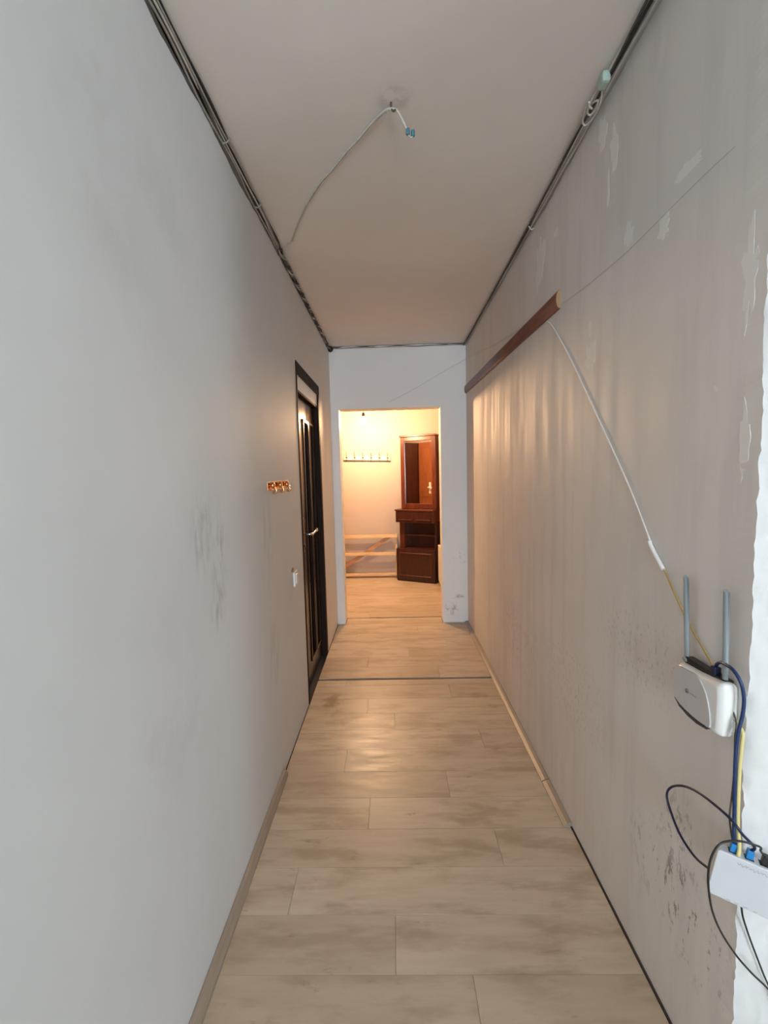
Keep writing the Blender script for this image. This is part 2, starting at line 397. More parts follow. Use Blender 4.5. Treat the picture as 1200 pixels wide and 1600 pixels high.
box(bm, XR+0.41, ROOM_X+0.1, YJ-0.004, 1.05, 0, H); box(bm, XR+0.012, XR+0.43, YJ+0.014, 0.955, 0, H)
struct(obj('wall_end', bm, M['jamb']), 'rough white plaster end of the corridor wall')

# far wall with the opening
OX0, OX1, OZ = -0.486, 0.453, 2.038
bm = bmesh.new()
def far_piece(x0, x1, zb, zt_):
    xs = steps(x0, x1, 0.02); rings = []
    for x in xs:
        z0, z1 = zb(x), zt_(x)
        rings.append([bm.verts.new(p) for p in ((x, YF, z0), (x, YF, z1), (x, YF2, z1), (x, YF2, z0))])
    for a, b in zip(rings, rings[1:]):
        for k in range(4): bm.faces.new((a[k], a[(k+1) % 4], b[(k+1) % 4], b[k]))
    bm.faces.new(rings[0]); bm.faces.new(rings[-1][::-1])
ztf = lambda x: H-max(0.0015, 0.003+0.014*nz(x*7, 3.0)+0.008*nz(x*25, 6.0))
far_piece(XL-0.02, OX0, lambda x: 0, ztf); far_piece(OX0, OX1, lambda x: OZ+0.004*nz(x*18, 1.0)+0.003*nz(x*50, 2.0), ztf); far_piece(OX1, XR+0.02, lambda x: 0, ztf)
wall_far = struct(obj('wall_far', bm, M['wall_far']), 'plaster wall with the frameless opening at the corridor end')
obj('wall_core', BX(XL-0.1, XR+0.1, YF+0.035, YF2, 2.55, H), M['dark_gap'], wall_far)

# far room
bm = BX(XB0, XL-0.02, YF+0.05, YF2, 0, H); box(bm, XR+0.02, XB1+0.35, YF+0.05, YF2, 0, H)
struct(obj('wall_hall_near', bm, M['room']))
struct(obj('wall_hall_back', BX(XB0-0.1, XB1+0.1, YB, YB+0.1, 0, H), M['room']), 'warm lit wall behind the coat hooks')
struct(obj('wall_hall_left', BX(XB0-0.1, XB0, YF+0.05, YB, 0, H), M['room']))
struct(obj('wall_hall_right', BX(XB1, XB1+0.1, YF2, YB, 0, H), M['room']))
# bright room round the camera, with its two windows
def window(n, axis, pos, out, a0, a1, z0, z1):
    bm = bmesh.new(); F = 0.06
    def bar(p0, p1, q0, q1, d0=0.0, d1=0.07):
        lo, hi = sorted((pos+out*d0, pos+out*d1))
        if axis == 'x': box(bm, lo, hi, p0, p1, q0, q1, bev=0.004, seg=1)
        else: box(bm, p0, p1, lo, hi, q0, q1, bev=0.004, seg=1)
    mid = (a0+a1)/2
    bar(a0, a0+F, z0, z1); bar(a1-F, a1, z0, z1); bar(a0, a1, z0, z0+F); bar(a0, a1, z1-F, z1); bar(mid-F/2, mid+F/2, z0, z1)
    w = struct(obj('window_%d' % n, bm, M['window_frame']), 'white double window of the bright room')
    for p0, p1 in ((a0+F, mid-F/2), (mid+F/2, a1-F)):
        lo, hi = sorted((pos+out*0.03, pos+out*0.036))
        obj('pane', BX(lo, hi, p0, p1, z0+F, z1-F) if axis == 'x' else BX(p0, p1, lo, hi, z0+F, z1-F), M['glass'], w)
    sl = (pos-out*0.15, pos+out*0.05); lo, hi = min(sl), max(sl)
    obj('window_sill', BX(lo, hi, a0-0.05, a1+0.05, z0-0.04, z0, bev=0.004) if axis == 'x' else BX(a0-0.05, a1+0.05, lo, hi, z0-0.04, z0, bev=0.004), M['window_frame'], w)
wy0, wy1, wz0, wz1 = -1.51, -0.55, 0.85, 2.25
bm = bmesh.new()
for (p0, p1, q0, q1) in ((ROOM_Y, wy0, 0, H), (wy1, YJ, 0, H), (wy0, wy1, 0, wz0), (wy0, wy1, wz1, H)): box(bm, ROOM_X, ROOM_X+0.1, p0, p1, q0, q1)
struct(obj('wall_room_side', bm, M['jamb']))
window(1, 'x', ROOM_X, 1, wy0, wy1, wz0, wz1)
wx0, wx1 = -0.50, 0.80
bm = bmesh.new()
for (p0, p1, q0, q1) in ((XL-0.16, wx0, 0, H), (wx1, ROOM_X+0.1, 0, H), (wx0, wx1, 0, wz0), (wx0, wx1, wz1, H)): box(bm, p0, p1, ROOM_Y-0.1, ROOM_Y, q0, q1)
struct(obj('wall_room_rear', bm, M['jamb']))
window(2, 'y', ROOM_Y, -1, wx0, wx1, wz0, wz1)

# skirting
def skirting(name, label, x, sgn, ys, h, t, pieces):
    first = None
    for (a, b) in pieces:
        prof = [(0, 0), (t, 0), (t, h*0.35), (t*0.55, h*0.85), (t*0.2, h), (0, h)]
        bm = prism(bmesh.new(), [(x+sgn*p, a, q) for p, q in prof], (0, b-a, 0))
        if first is None: first = struct(obj(name, bm, M['baseboard']), label)
        else: obj('skirting_piece', bm, M['baseboard'], first)
skirting('baseboard_left', 'beige skirting along the left wall', XL+0.001, 1, None, 0.037, 0.022, [(ROOM_Y+0.01, 2.03)])
skirting('baseboard_right', 'low pale skirting strip along the right wall', XR-0.001, -1, None, 0.016, 0.034, [(1.968, YF-0.004), (1.705, 1.962)])
struct(obj('joint_shade_strip', BX(XR-0.0055, XR-0.0005, 0.90, 1.70, -0.004, 0.003), M['underlay']), 'dark strip painted as shade of the open joint between floor and right wall')  # solid strip, its dark colour stands in for shade in the gap

# wallpaper remnants left on the right wall
def flake(y, z, w, h, seed):
    rnd = random.Random(seed); n = 30; poly = []
    for k in range(n):
        a = 2*math.pi*k/n; q = max(0.5, 0.85+0.75*nz(2.2*math.cos(a), 2.2*math.sin(a), seed*3.7)+0.10*rnd.random())
        poly.append((XR-0.0004, y+0.5*w*math.cos(a)*q, z+0.5*h*math.sin(a)*q*(1.0 if math.sin(a) < 0 else 1.25)))
    obj('wallpaper_remnant', prism(bmesh.new(), poly, (0.0012, 0, 0)), M['torn'], wall_right)
for i, (y, z, w, h) in enumerate([(1.60, 1.815, 0.085, 0.10), (1.61, 1.915, 0.022, 0.05), (1.455, 2.40, 0.045, 0.12), (1.49, 2.30, 0.015, 0.10), (1.53, 2.50, 0.06, 0.10),
        (2.14, 2.36, 0.14, 0.22), (1.94, 2.40, 0.05, 0.03), (1.10, 2.115, 0.10, 0.03), (1.19, 2.03, 0.05, 0.05), (1.36, 2.10, 0.05, 0.05), (0.905, 1.80, 0.035, 0.18), (0.90, 1.47, 0.03, 0.14), (0.985, 1.60, 0.012, 0.012)]): flake(y, z, w, h, 40+i)

# ------------------------------------------------------------------ dark door on the left
LX = XL-0.034        # face of the leaf
bm = bmesh.new()
box(bm, XL-0.09, XL+0.004, DY0+0.004, DY0+0.030, 0, DZ-0.002, bev=0.002, seg=1)
box(bm, XL-0.09, XL+0.005, DY1-0.062, DY1-0.003, 0, DZ-0.002, bev=0.003, seg=1)
box(bm, XL-0.09, XL+0.004, DY0+0.030, DY1-0.062, 2.046, DZ-0.002, bev=0.002, seg=1)
box(bm, XL-0.09, XL-0.004, DY0+0.030, DY1-0.062, 1.945, 1.960, bev=0.002, seg=1)
door_1 = struct(obj('door_1', bm, M['door_frame']), 'dark brown door with black glass strips and a pale transom')
obj('transom_panel', BX(XL-0.05, XL-0.005, DY0+0.031, DY1-0.063, 1.960, 2.046), M['transom'], door_1)
ly0, ly1 = DY0+0.033, DY1-0.065
# leaf = stiles, rails, glass strips let into it
bm = bmesh.new()
gs = [(3.02, 3.185), (3.235, 3.375)]; gz0, gz1 = 0.16, 1.80
cuts = [ly0] + [v for g_ in gs for v in g_] + [ly1]
for a_, b_ in ((cuts[0], cuts[1]), (cuts[2], cuts[3]), (cuts[4], cuts[5])): box(bm, LX-0.04, LX, a_, b_, 0.006, 1.943, bev=0.002, seg=1)
for a_, b_ in gs:
    box(bm, LX-0.04, LX-0.001, a_-0.001, b_+0.001, 0.006, gz0, bev=0.001, seg=1); box(bm, LX-0.04, LX-0.001, a_-0.001, b_+0.001, gz1, 1.943, bev=0.001, seg=1)
leaf = obj('door_leaf', bm, M['door'], door_1)
for a_, b_ in gs:
    obj('glass_strip', BX(LX-0.028, LX-0.018, a_-0.003, b_+0.003, gz0-0.003, gz1+0.003), M['door_glass'], leaf)
    bm = bmesh.new()
    for (p0, p1, q0, q1) in ((a_-0.014, a_+0.006, gz0-0.014, gz1+0.014), (b_-0.006, b_+0.014, gz0-0.014, gz1+0.014), (a_, b_, gz0-0.014, gz0+0.006), (a_, b_, gz1-0.006, gz1+0.014)):
        box(bm, LX-0.016, LX+0.008, p0, p1, q0, q1, bev=0.003, seg=1)
    obj('glazing_bead', bm, M['door'], leaf)
hd = obj('handle_plate', BX(LX-0.001, LX+0.006, 2.868, 2.908, 0.935, 1.165, bev=0.003), M['old_brass'], leaf)
bm = tube(bmesh.new(), [(LX+0.004, 2.888, 1.055), (LX+0.03, 2.888, 1.055), (LX+0.052, 2.893, 1.055), (LX+0.058, 2.92, 1.054), (LX+0.058, 2.97, 1.055), (LX+0.060, 3.02, 1.062), (LX+0.064, 3.035, 1.066)],
          lambda t: 0.008 if t < 0.75 else 0.008+0.006*(t-0.75)/0.25, n=10)
obj('lever_handle', bm, M['chrome'], leaf)
obj('key_cylinder', lathe(bmesh.new(), [(0.011, 0), (0.011, 0.009), (0.009, 0.011)], (LX+0.003, 2.888, 0.98), 'X', 16), M['old_brass'], leaf)

# ------------------------------------------------------------------ far room: door and wardrobe seen in the mirror
d2 = struct(obj('door_2', BX(-1.43, -0.72, YF2+0.001, YF2+0.05, 0, 1.97, bev=0.004), M['oak_door']), 'chestnut door seen in the mirror')
for zz0, zz1 in ((0.15, 0.85), (1.0, 1.86)): obj('door_panel', BX(-1.33, -0.86, YF2+0.049, YF2+0.058, zz0, zz1, bev=0.006), M['oak_door'], d2)
obj('escutcheon', BX(-1.145, -1.095, YF2+0.055, YF2+0.066, 1.06, 1.26, bev=0.006), M['white_plastic'], d2)
obj('lever_handle', T([(-1.12, YF2+0.06, 1.17), (-1.12, YF2+0.10, 1.17), (-1.10, YF2+0.115, 1.17), (-1.02, YF2+0.115, 1.165)], 0.012), M['white_plastic'], d2)
wd = thing('wardrobe', 'dark mahogany wardrobe seen in the hallway mirror', 'wardrobe', (-1.79, YF2+0.17, 0))
obj('body', BX(-2.13, -1.45, YF2+0.005, YF2+0.32, 0, 1.97, bev=0.004), M['mahogany_dark'], wd)
for a_, b_ in ((-2.12, -1.795), (-1.785, -1.46)):
    dd = obj('wardrobe_door', BX(a_, b_, YF2+0.32, YF2+0.34, 0.06, 1.95, bev=0.003), M['mahogany_dark'], wd)
    sub('door_panel', BX(a_+0.06, b_-0.06, YF2+0.338, YF2+0.348, 0.15, 1.86, bev=0.005), M['mahogany_dark'], dd)

# ------------------------------------------------------------------ pendant bulb
BP = (-0.332, 5.40)
pl = thing('pendant_bulb', 'bare glowing bulb hanging on a thin cord in the far room', 'lamp', (BP[0], BP[1], H))
obj('cord', T([(BP[0], BP[1], H), (BP[0]+0.002, BP[1], 2.4), (BP[0]-0.004, BP[1], 2.25), (BP[0], BP[1], 2.15)], 0.003), M['wire_brown'], pl)
obj('lamp_socket', lathe(bmesh.new(), [(0.005, 0.05), (0.012, 0.045), (0.017, 0.03), (0.019, 0.0), (0.017, -0.004)], (BP[0], BP[1], 2.115), 'Z', 20), M['black_plastic'], pl)
obj('bulb', lathe(bmesh.new(), [(0.012, 0.062), (0.014, 0.048), (0.022, 0.034), (0.031, 0.018), (0.035, 0.0), (0.032, -0.016), (0.022, -0.029), (0.010, -0.034), (0.001, -0.035)], (BP[0], BP[1], 2.055), 'Z', 24), M['bulb'], pl, smooth=True)
obj('ceiling_cap', lathe(bmesh.new(), [(0.035, 0.0), (0.033, -0.012), (0.01, -0.03)], (BP[0], BP[1], H), 'Z', 20), M['white_plastic'], pl)

# ------------------------------------------------------------------ mirror cabinet (local frame, turned in its corner)
mc = thing('mirror_cabinet', 'reddish brown hallway cabinet with tall mirror and two drawers', 'cabinet', (0.024, 5.92, 0), R(-26.7))
def mo(name, bm, mat, parent=None): return obj(name, bm, mat, parent or mc, world_coords=False)
mo('lower_box', BX(0.0, 0.552, 0.019, 0.255, 0.0, 0.437, bev=0.003), M['mahogany_dark'])
fl = mo('flap_door', BX(0.002, 0.550, 0.0, 0.018, 0.025, 0.435, bev=0.003), M['mahogany_dark'])
bm = bmesh.new()
for q in ((0.045, 0.505, 0.375, 0.387), (0.045, 0.505, 0.075, 0.087), (0.045, 0.057, 0.075, 0.387), (0.493, 0.505, 0.075, 0.387)): box(bm, q[0], q[1], -0.006, 0.001, q[2], q[3], bev=0.002, seg=1)
mo('moulding', bm, M['mahogany'], fl)
mo('side_post', BX(0.016, 0.085, 0.09, 0.255, 0.437, 0.785, bev=0.004), M['mahogany'])
mo('side_panel', BX(0.515, 0.540, 0.09, 0.255, 0.437, 0.785, bev=0.003), M['mahogany_dark'])
mo('back_panel', BX(0.085, 0.515, 0.240, 0.255, 0.437, 0.785), M['mahogany_dark'])
mo('shelf', BX(0.085, 0.515, 0.10, 0.240, 0.603, 0.618, bev=0.002), M['mahogany_h'])
mo('drawer_case', BX(0.0, 0.525, 0.019, 0.255, 0.785, 0.938, bev=0.003), M['mahogany_h'])
mo('worktop', BX(-0.008, 0.533, -0.008, 0.258, 0.938, 0.957, bev=0.005), M['mahogany_h'])
for a_, b_ in ((0.004, 0.2605), (0.2645, 0.521)):
    d = mo('drawer', BX(a_, b_, 0.0, 0.018, 0.790, 0.934, bev=0.003), M['mahogany_dark'])
    mo('drawer_pull', BX(a_+0.03, b_-0.025, -0.012, 0.002, 0.818, 0.830, bev=0.003), M['mahogany'], d)
mo('mirror_back', BX(0.036, 0.533, 0.140, 0.235, 0.957, 1.905, bev=0.003), M['mahogany'])
fr = bmesh.new()
for q in ((0.036, 0.092, 0.96, 1.905), (0.478, 0.533, 0.96, 1.905), (0.090, 0.480, 1.852, 1.905), (0.090, 0.480, 0.96, 1.028)): box(fr, q[0], q[1], 0.118, 0.141, q[2], q[3], bev=0.005)
mf = mo('mirror_frame', fr, M['mahogany'])
mo('crown_moulding', BX(0.026, 0.543, 0.100, 0.245, 1.903, 1.928, bev=0.006), M['mahogany_h'])
mo('mirror', BX(0.088, 0.482, 0.1335, 0.1395, 1.024, 1.856), M['mirror'])

# ------------------------------------------------------------------ pine rack by the back wall
rk = thing('wooden_rack', 'low raw pine rack of three slats with a diagonal brace', 'rack', (-0.5, 6.2, 0))
RX0, RX1 = -1.05, 0.045
for z0, z1 in ((0.557, 0.603), (0.317, 0.357), (0.030, 0.068)):
    obj('front_slat', BX(RX0, RX1, 6.082, 6.104, z0, z1, bev=0.003), M['pine'], rk)
obj('bottom_slat', BX(RX0, RX1, 6.106, 6.13, 0.0, 0.034, bev=0.002), M['pine_dark'], rk)
for x in (RX0+0.02, RX1-0.016):
    obj('post', BX(x-0.015, x+0.015, 6.131, 6.158, 0.0, 0.60, bev=0.002), M['pine'], rk)
A, B = Vector((-0.78, 6.108, 0.10)), Vector((-0.04, 6.108, 0.582)); dv = (B-A).normalized(); pv = Vector((-dv.z, 0, dv.x))*0.024
obj('diagonal_brace', prism(bmesh.new(), [A-pv, B-pv, B+pv, A+pv], (0, 0.014, 0), 0.002), M['pine_dark'], rk)

# ------------------------------------------------------------------ coat hook board
ch = thing('coat_hook_rack', 'cream coat rack board with six dark hooks on the lit wall', 'coat rack', (-0.345, YB, 1.645))
obj('board', prism(bmesh.new(), [(-0.663, YB-0.018, 1.630), (-0.025, YB-0.018, 1.609), (-0.025, YB-0.018, 1.668), (-0.663, YB-0.018, 1.689)], (0, 0.016, 0), 0.003), M['hook_board'], ch)
obj('lower_edge', prism(bmesh.new(), [(-0.663, YB-0.022, 1.622), (-0.025, YB-0.022, 1.601), (-0.025, YB-0.022, 1.611), (-0.663, YB-0.022, 1.632)], (0, 0.020, 0), 0.001), M['hook_dark'], ch)
for k in range(6):
    hx = -0.621+0.1111*k; hz = 1.664-0.0037*k
    hk = obj('hook', lathe(bmesh.new(), [(0.012, 0.0), (0.012, -0.006), (0.008, -0.010)], (hx, YB-0.019, hz), 'Y', 14), M['hook_dark'], ch)
    sub('upper_prong', T([(hx, YB-0.022, hz+0.004), (hx, YB-0.05, hz+0.02), (hx, YB-0.068, hz+0.055), (hx, YB-0.072, hz+0.075)], lambda t: 0.0045+0.0025*(t > 0.85), n=8), M['hook_pale'], hk)
    sub('lower_prong', T([(hx, YB-0.022, hz-0.004), (hx, YB-0.034, hz-0.026), (hx, YB-0.05, hz-0.032), (hx, YB-0.058, hz-0.015)], 0.005, n=8), M['hook_pale'], hk)

# ------------------------------------------------------------------ white low cabinet beside the opening
wc = thing('low_cabinet', 'low white cabinet with cream top right of the mirror cabinet', 'cabinet', (0.605, 5.15, 0))
obj('body', BX(0.557, 0.658, 4.70, 5.60, 0.07, 0.500, bev=0.003), M['cabinet_white'], wc)
obj('plinth', BX(0.575, 0.658, 4.72, 5.58, 0.0, 0.07), M['pine_dark'], wc)
obj('cabinet_top', BX(0.550, 0.658, 4.69, 5.61, 0.500, 0.525, bev=0.003), M['cream'], wc)
for a_, b_ in ((4.71, 5.148), (5.152, 5.59)): obj('cabinet_door', BX(0.550, 0.557, a_, b_, 0.075, 0.495, bev=0.002), M['cabinet_white'], wc)

# ------------------------------------------------------------------ brown casing on the right wall
y0_, y1_ = 1.884, YF-0.004
z0_, z1_ = 2.120, 2.186
prof = [(0, -0.037), (0.006, -0.037), (0.012, -0.030), (0.016, -0.018), (0.018, 0.0), (0.016, 0.018), (0.012, 0.030), (0.006, 0.037), (0, 0.037)]
bm = bmesh.new(); ra = [bm.verts.new((XR-p, y0_, z0_+q)) for p, q in prof]; rb = [bm.verts.new((XR-p, y1_, z1_+q)) for p, q in prof]
for k in range(len(prof)):
    f = bm.faces.new((ra[k], ra[(k+1) % len(prof)], rb[(k+1) % len(prof)], rb[k])); f.smooth = k not in (0, 8)
bm.faces.new(ra); bm.faces.new(rb[::-1])
rl = thing('wooden_rail', 'long brown wooden casing strip fixed high on the right wall', 'wooden strip', (XR, y0_, z0_))
obj('strip', bm, M['rail'], rl)
obj('sawn_end', prism(bmesh.new(), [(XR-p*0.97, y0_-0.0015, z0_+q*0.97) for p, q in prof], (0, 0.002, 0)), M['rail_end'], rl)

# ------------------------------------------------------------------ small brass hook rail on the left wall, switch
hr = thing('brass_hook_rail', 'small polished brass hook rail on the left wall before the door', 'hook rail', (XL, 2.15, 1.39))
obj('plate', BX(XL, XL+0.006, 1.975, 2.335, 1.374, 1.412, bev=0.002), M['brass'], hr)
obj('top_lip', BX(XL, XL+0.014, 1.975, 2.335, 1.409, 1.415, bev=0.001), M['chrome'], hr)
for yy in (2.02, 2.155, 2.29):
    k = obj('hook', T([(XL+0.005, yy, 1.398), (XL+0.022, yy, 1.390), (XL+0.032, yy, 1.374), (XL+0.026, yy, 1.362), (XL+0.014, yy, 1.364)], 0.0055, n=10), M['brass'], hr)
    sub('knob', lathe(bmesh.new(), [(0.004, 0.0), (0.013, 0.004), (0.016, 0.010), (0.012, 0.016), (0.002, 0.019)], (XL+0.008, yy, 1.396), 'X', 16), M['brass'], k, smooth=True)
sw = thing('light_switch', 'white light switch plate on the left wall beside the dark door', 'light switch', (XL, 2.45, 0.87))
obj('switch_plate', BX(XL, XL+0.011, 2.408, 2.488, 0.828, 0.908, bev=0.004), M['white_plastic'], sw)
obj('rocker', BX(XL+0.010, XL+0.016, 2.425, 2.471, 0.843, 0.893, bev=0.003), M['white_plastic'], sw)
obj('plaster_chip', prism(bmesh.new(), [(XL+0.0004, 2.40+0.03*math.cos(k), 0.925+0.014*math.sin(k)) for k in (0, 0.9, 1.9, 3.0, 4.0, 5.1)], (0.001, 0, 0)), M['pine_dark'], wall_left)

# ------------------------------------------------------------------ cables along the ceiling
def run(f, y0, y1, d=0.03): return [f(y) for y in steps(y0, y1, d)]
cl = thing('cable_bundle', 'dusty tangle of dark and grey wires along the left ceiling edge', 'cables', (XL, 0.9, H))
for i, (mat, r, sx) in enumerate((('wire_black', 0.0060, 0.3), ('wire_black', 0.0050, 2.7), ('wire_brown', 0.0042, 5.2), ('wire_grey', 0.0038, 8.8), ('wire_pale', 0.0030, 12.3), ('wire_grey', 0.0032, 15.9))):
    def f(y, i=i, sx=sx):
        if y < 2.36:
            return Vector((XL+(0.004, 0.020, 0.012, 0.007, 0.015, 0.022)[i]+0.010*nz(y*3.2, sx), y, (2.586, 2.588, 2.580, 2.569, 2.574, 2.580)[i]-0.013*nz(y*2.9, sx, 3)))
        a = y*34+i*1.05+3*nz(y*3.0, sx)
        return Vector((XL+0.012+0.012*math.cos(a)*(0.5+0.9*nz(y*7, sx)), y, 2.580+0.011*math.sin(a)+0.006*nz(y*9, sx)))
    obj('wire', T(run(f, -0.6, 2.36, 0.05)+run(f, 2.375, YF-0.012, 0.02), r, n=6, sub=3), M[mat], cl)
for yy in (1.61, 1.98):
    obj('clip', T([(XL+0.004, yy, 2.572), (XL+0.016, yy, 2.566), (XL+0.028, yy+0.004, 2.576), (XL+0.030, yy+0.012, 2.590)], 0.0026, n=6), M['wire_grey'], cl)
bm = bmesh.new(); rnd = random.Random(3)
tube(bm, [(XL+0.020+0.020*math.cos(k*1.7)*(0.5+0.5*rnd.random()), YF-0.020-0.010*rnd.random(), 2.575+0.020*math.sin(k*1.7)) for k in range(16)], 0.0075, n=6)
obj('wire_knot', bm, M['wire_black'], cl)

cr = thing('cable_bundle', 'pale wires with a mint connector along the right ceiling edge', 'cables', (XR, 0.9, H))
for i, (mat, r, sx) in enumerate((('wire_pale', 0.0040, 0.9), ('wire_pale', 0.0036, 3.1), ('wire_black', 0.0050, 6.4), ('wire_grey', 0.0034, 9.7), ('wire_brown', 0.0036, 13.2))):
    off = (0.020, 0.008, 0.026, 0.014, 0.030)[i]
    def f(y, i=i, sx=sx, off=off):
        bulge = max(0, 1-abs(y-1.40)/0.6)**2
        s_ = 0.30+0.70*max(0, min(1, (2.6-y)/1.3))
        return Vector((XR-0.005-off*(0.35+0.65*s_)-bulge*(0.016 if i in (0, 3) else 0.004)-0.009*s_*nz(y*3.2, sx), y, 2.582-0.012*nz(y*2.7, sx, 3)*s_-0.002*(i % 3)-bulge*0.004))
    obj('wire', T(run(f, -0.6, YF-0.01, 0.045), r, n=6, sub=3), M[mat], cr)
obj('terminal_block', BX(XR-0.058, XR-0.032, 1.410, 1.450, 2.554, 2.586, bev=0.009), M['mint'], cr)
for pts in ([(XR-0.046, 1.452, 2.574), (XR-0.052, 1.49, 2.568), (XR-0.050, 1.53, 2.562), (XR-0.035, 1.545, 2.560), (XR-0.026, 1.52, 2.562), (XR-0.034, 1.495, 2.565), (XR-0.046, 1.51, 2.568)],
            [(XR-0.038, 1.452, 2.572), (XR-0.024, 1.50, 2.560), (XR-0.022, 1.55, 2.556), (XR-0.032, 1.585, 2.558), (XR-0.046, 1.575, 2.565), (XR-0.054, 1.53, 2.572)],
            [(XR-0.058, 1.500, 2.566), (XR-0.052, 1.512, 2.562), (XR-0.040, 1.52, 2.560)]):
    obj('wire_loop', T(pts, 0.0032, n=6), M['wire_pale'], cr)
for yy, s_ in ((2.22, -1),): obj('clip', T([(XR-0.002, yy, 2.565), (XR-0.014, yy, 2.560), (XR-0.024, yy, 2.572), (XR-0.026, yy+0.005, 2.592)], 0.003, n=6), M['wire_pale'], cr)
cf = thing('cable_run', 'thin wires in the ragged gap above the far opening', 'cables', (0, YF, H))
for i in range(2):
    obj('wire', T([(x, YF-0.004-0.003*i, 2.588-0.007*i+0.007*nz(x*6, i*4.0)) for x in steps(XL+0.02, XR-0.02, 0.05)], 0.0026, n=6), M[('wire_brown', 'wire_pale')[i]], cf)

# lamp wire fixed over the ceiling
lw = thing('ceiling_lamp_wire', 'pale plastered-over lamp wire crossing the ceiling to a bare end', 'wire', (-0.2, 1.9, H))
pth = [(-0.548, 2.42, 2.590), (-0.50, 2.345, 2.597), (-0.475, 2.316, 2.597), (-0.42, 2.19, 2.598), (-0.36, 2.06, 2.598), (-0.299, 1.947, 2.597), (-0.25, 1.87, 2.597), (-0.2, 1.805, 2.596), (-0.145, 1.725, 2.596), (-0.092, 1.658, 2.595), (-0.045, 1.59, 2.593), (-0.001, 1.534, 2.588), (0.02, 1.515, 2.582)]
obj('wire', T(pth, lambda t: 0.0022+0.0020*t, n=8), M['wire_pale'], lw)
obj('plaster_cover', T([(p[0]+0.006, p[1]+0.006, p[2]+0.002) for p in pth[2:-1]], lambda t: 0.003+0.002*nz(t*30, 1.0), n=8), M['ceiling'], lw)
obj('hook', T([(0.022, 1.515, H), (0.022, 1.515, 2.585), (0.028, 1.515, 2.574), (0.036, 1.515, 2.578)], 0.003, n=8), M['wire_brown'], lw)
obj('bare_end', T([(0.02, 1.515, 2.582), (0.038, 1.517, 2.578), (0.052, 1.522, 2.562), (0.062, 1.527, 2.545), (0.070, 1.53, 2.530)], 0.0036, n=8), M['wire_pale'], lw)
for p in ((0.074, 1.53, 2.522), (0.090, 1.535, 2.520)):
    obj('terminal', lathe(bmesh.new(), [(0.004, 0.010), (0.0065, 0.008), (0.0065, -0.008), (0.004, -0.010)], p, 'Z', 12), M['teal'], lw)
obj('terminal_tail', T([(0.074, 1.53, 2.514), (0.082, 1.532, 2.506), (0.090, 1.535, 2.511)], 0.002, n=6), M['wire_pale'], lw)

# ------------------------------------------------------------------ thin wire pinned across the right wall
X1 = XR-0.002
tw = thing('thin_wire', 'hair-thin wire running past the brown strip to the far opening', 'wire', (X1, 2.0, 2.1))
obj('grey_stretch', T([(X1, 0.955, 2.063), (X1, 1.077, 2.064), (X1, 1.365, 2.057), (X1, 1.60, 2.068), (X1, 1.82, 2.088), (X1, 1.95, 2.105)], 0.0004, n=5), M['wire_grey'], tw)
obj('white_stretch', T([(X1, 1.95, 2.105), (X1, 2.265, 2.15), (X1, 2.50, 2.186), (X1, 3.101, 2.273), (X1, 3.7, 2.375), (X1-0.002, 4.19, 2.462)], 0.0016, n=5), M['white_cable'], tw)
obj('far_stretch', T([(X1-0.002, 4.19, 2.462), (0.678, YF-0.004, 2.449), (0.468, YF-0.003, 2.341), (0.262, YF-0.003, 2.227), (0.06, YF-0.003, 2.126), (-0.02, YF-0.002, 2.09)], 0.0012, n=5), M['wire_grey'], tw)

# ------------------------------------------------------------------ fibre cable
X2 = XR-0.004
fc = thing('fibre_cable', 'white drop cable spliced to yellow fibre on the right wall', 'cable', (X2, 1.2, 1.2))
obj('white_cable', T([(XR-0.010, 2.01, 2.075), (X2, 1.958, 2.036), (X2, 1.782, 1.873), (X2, 1.531, 1.611), (X2, 1.319, 1.383), (X2, 1.199, 1.233)], 0.0026, n=8), M['white_cable'], fc)
obj('splice_sleeve', T([(X2-0.002, 1.204, 1.240), (X2-0.003, 1.195, 1.228), (X2-0.003, 1.150, 1.187), (X2-0.002, 1.140, 1.177)], lambda t: 0.0055, n=10), M['sleeve'], fc)
obj('yellow_fibre', T([(X2, 1.143, 1.180), (X2, 1.135, 1.172), (X2, 1.048, 1.081), (X2, 0.96, 1.01), (X2, 0.93, 0.985)], 0.0011, n=6), M['yellow'], fc)
obj('yellow_fibre', T([(X2, 1.140, 1.178), (X2, 1.132, 1.165), (X2, 1.050, 1.076), (X2, 0.958, 1.004), (X2, 0.935, 0.985)], 0.0009, n=6), M['yellow'], fc)
obj('pale_lower_fibre', T([(0.682, 0.90, 0.93), (0.678, 0.858, 0.915), (0.673, 0.850, 0.89), (0.671, 0.850, 0.842), (0.671, 0.850, 0.775), (0.671, 0.848, 0.721), (0.668, 0.838, 0.690), (0.662, 0.832, 0.672)], 0.0036, n=8), M['yellow_pale'], fc)

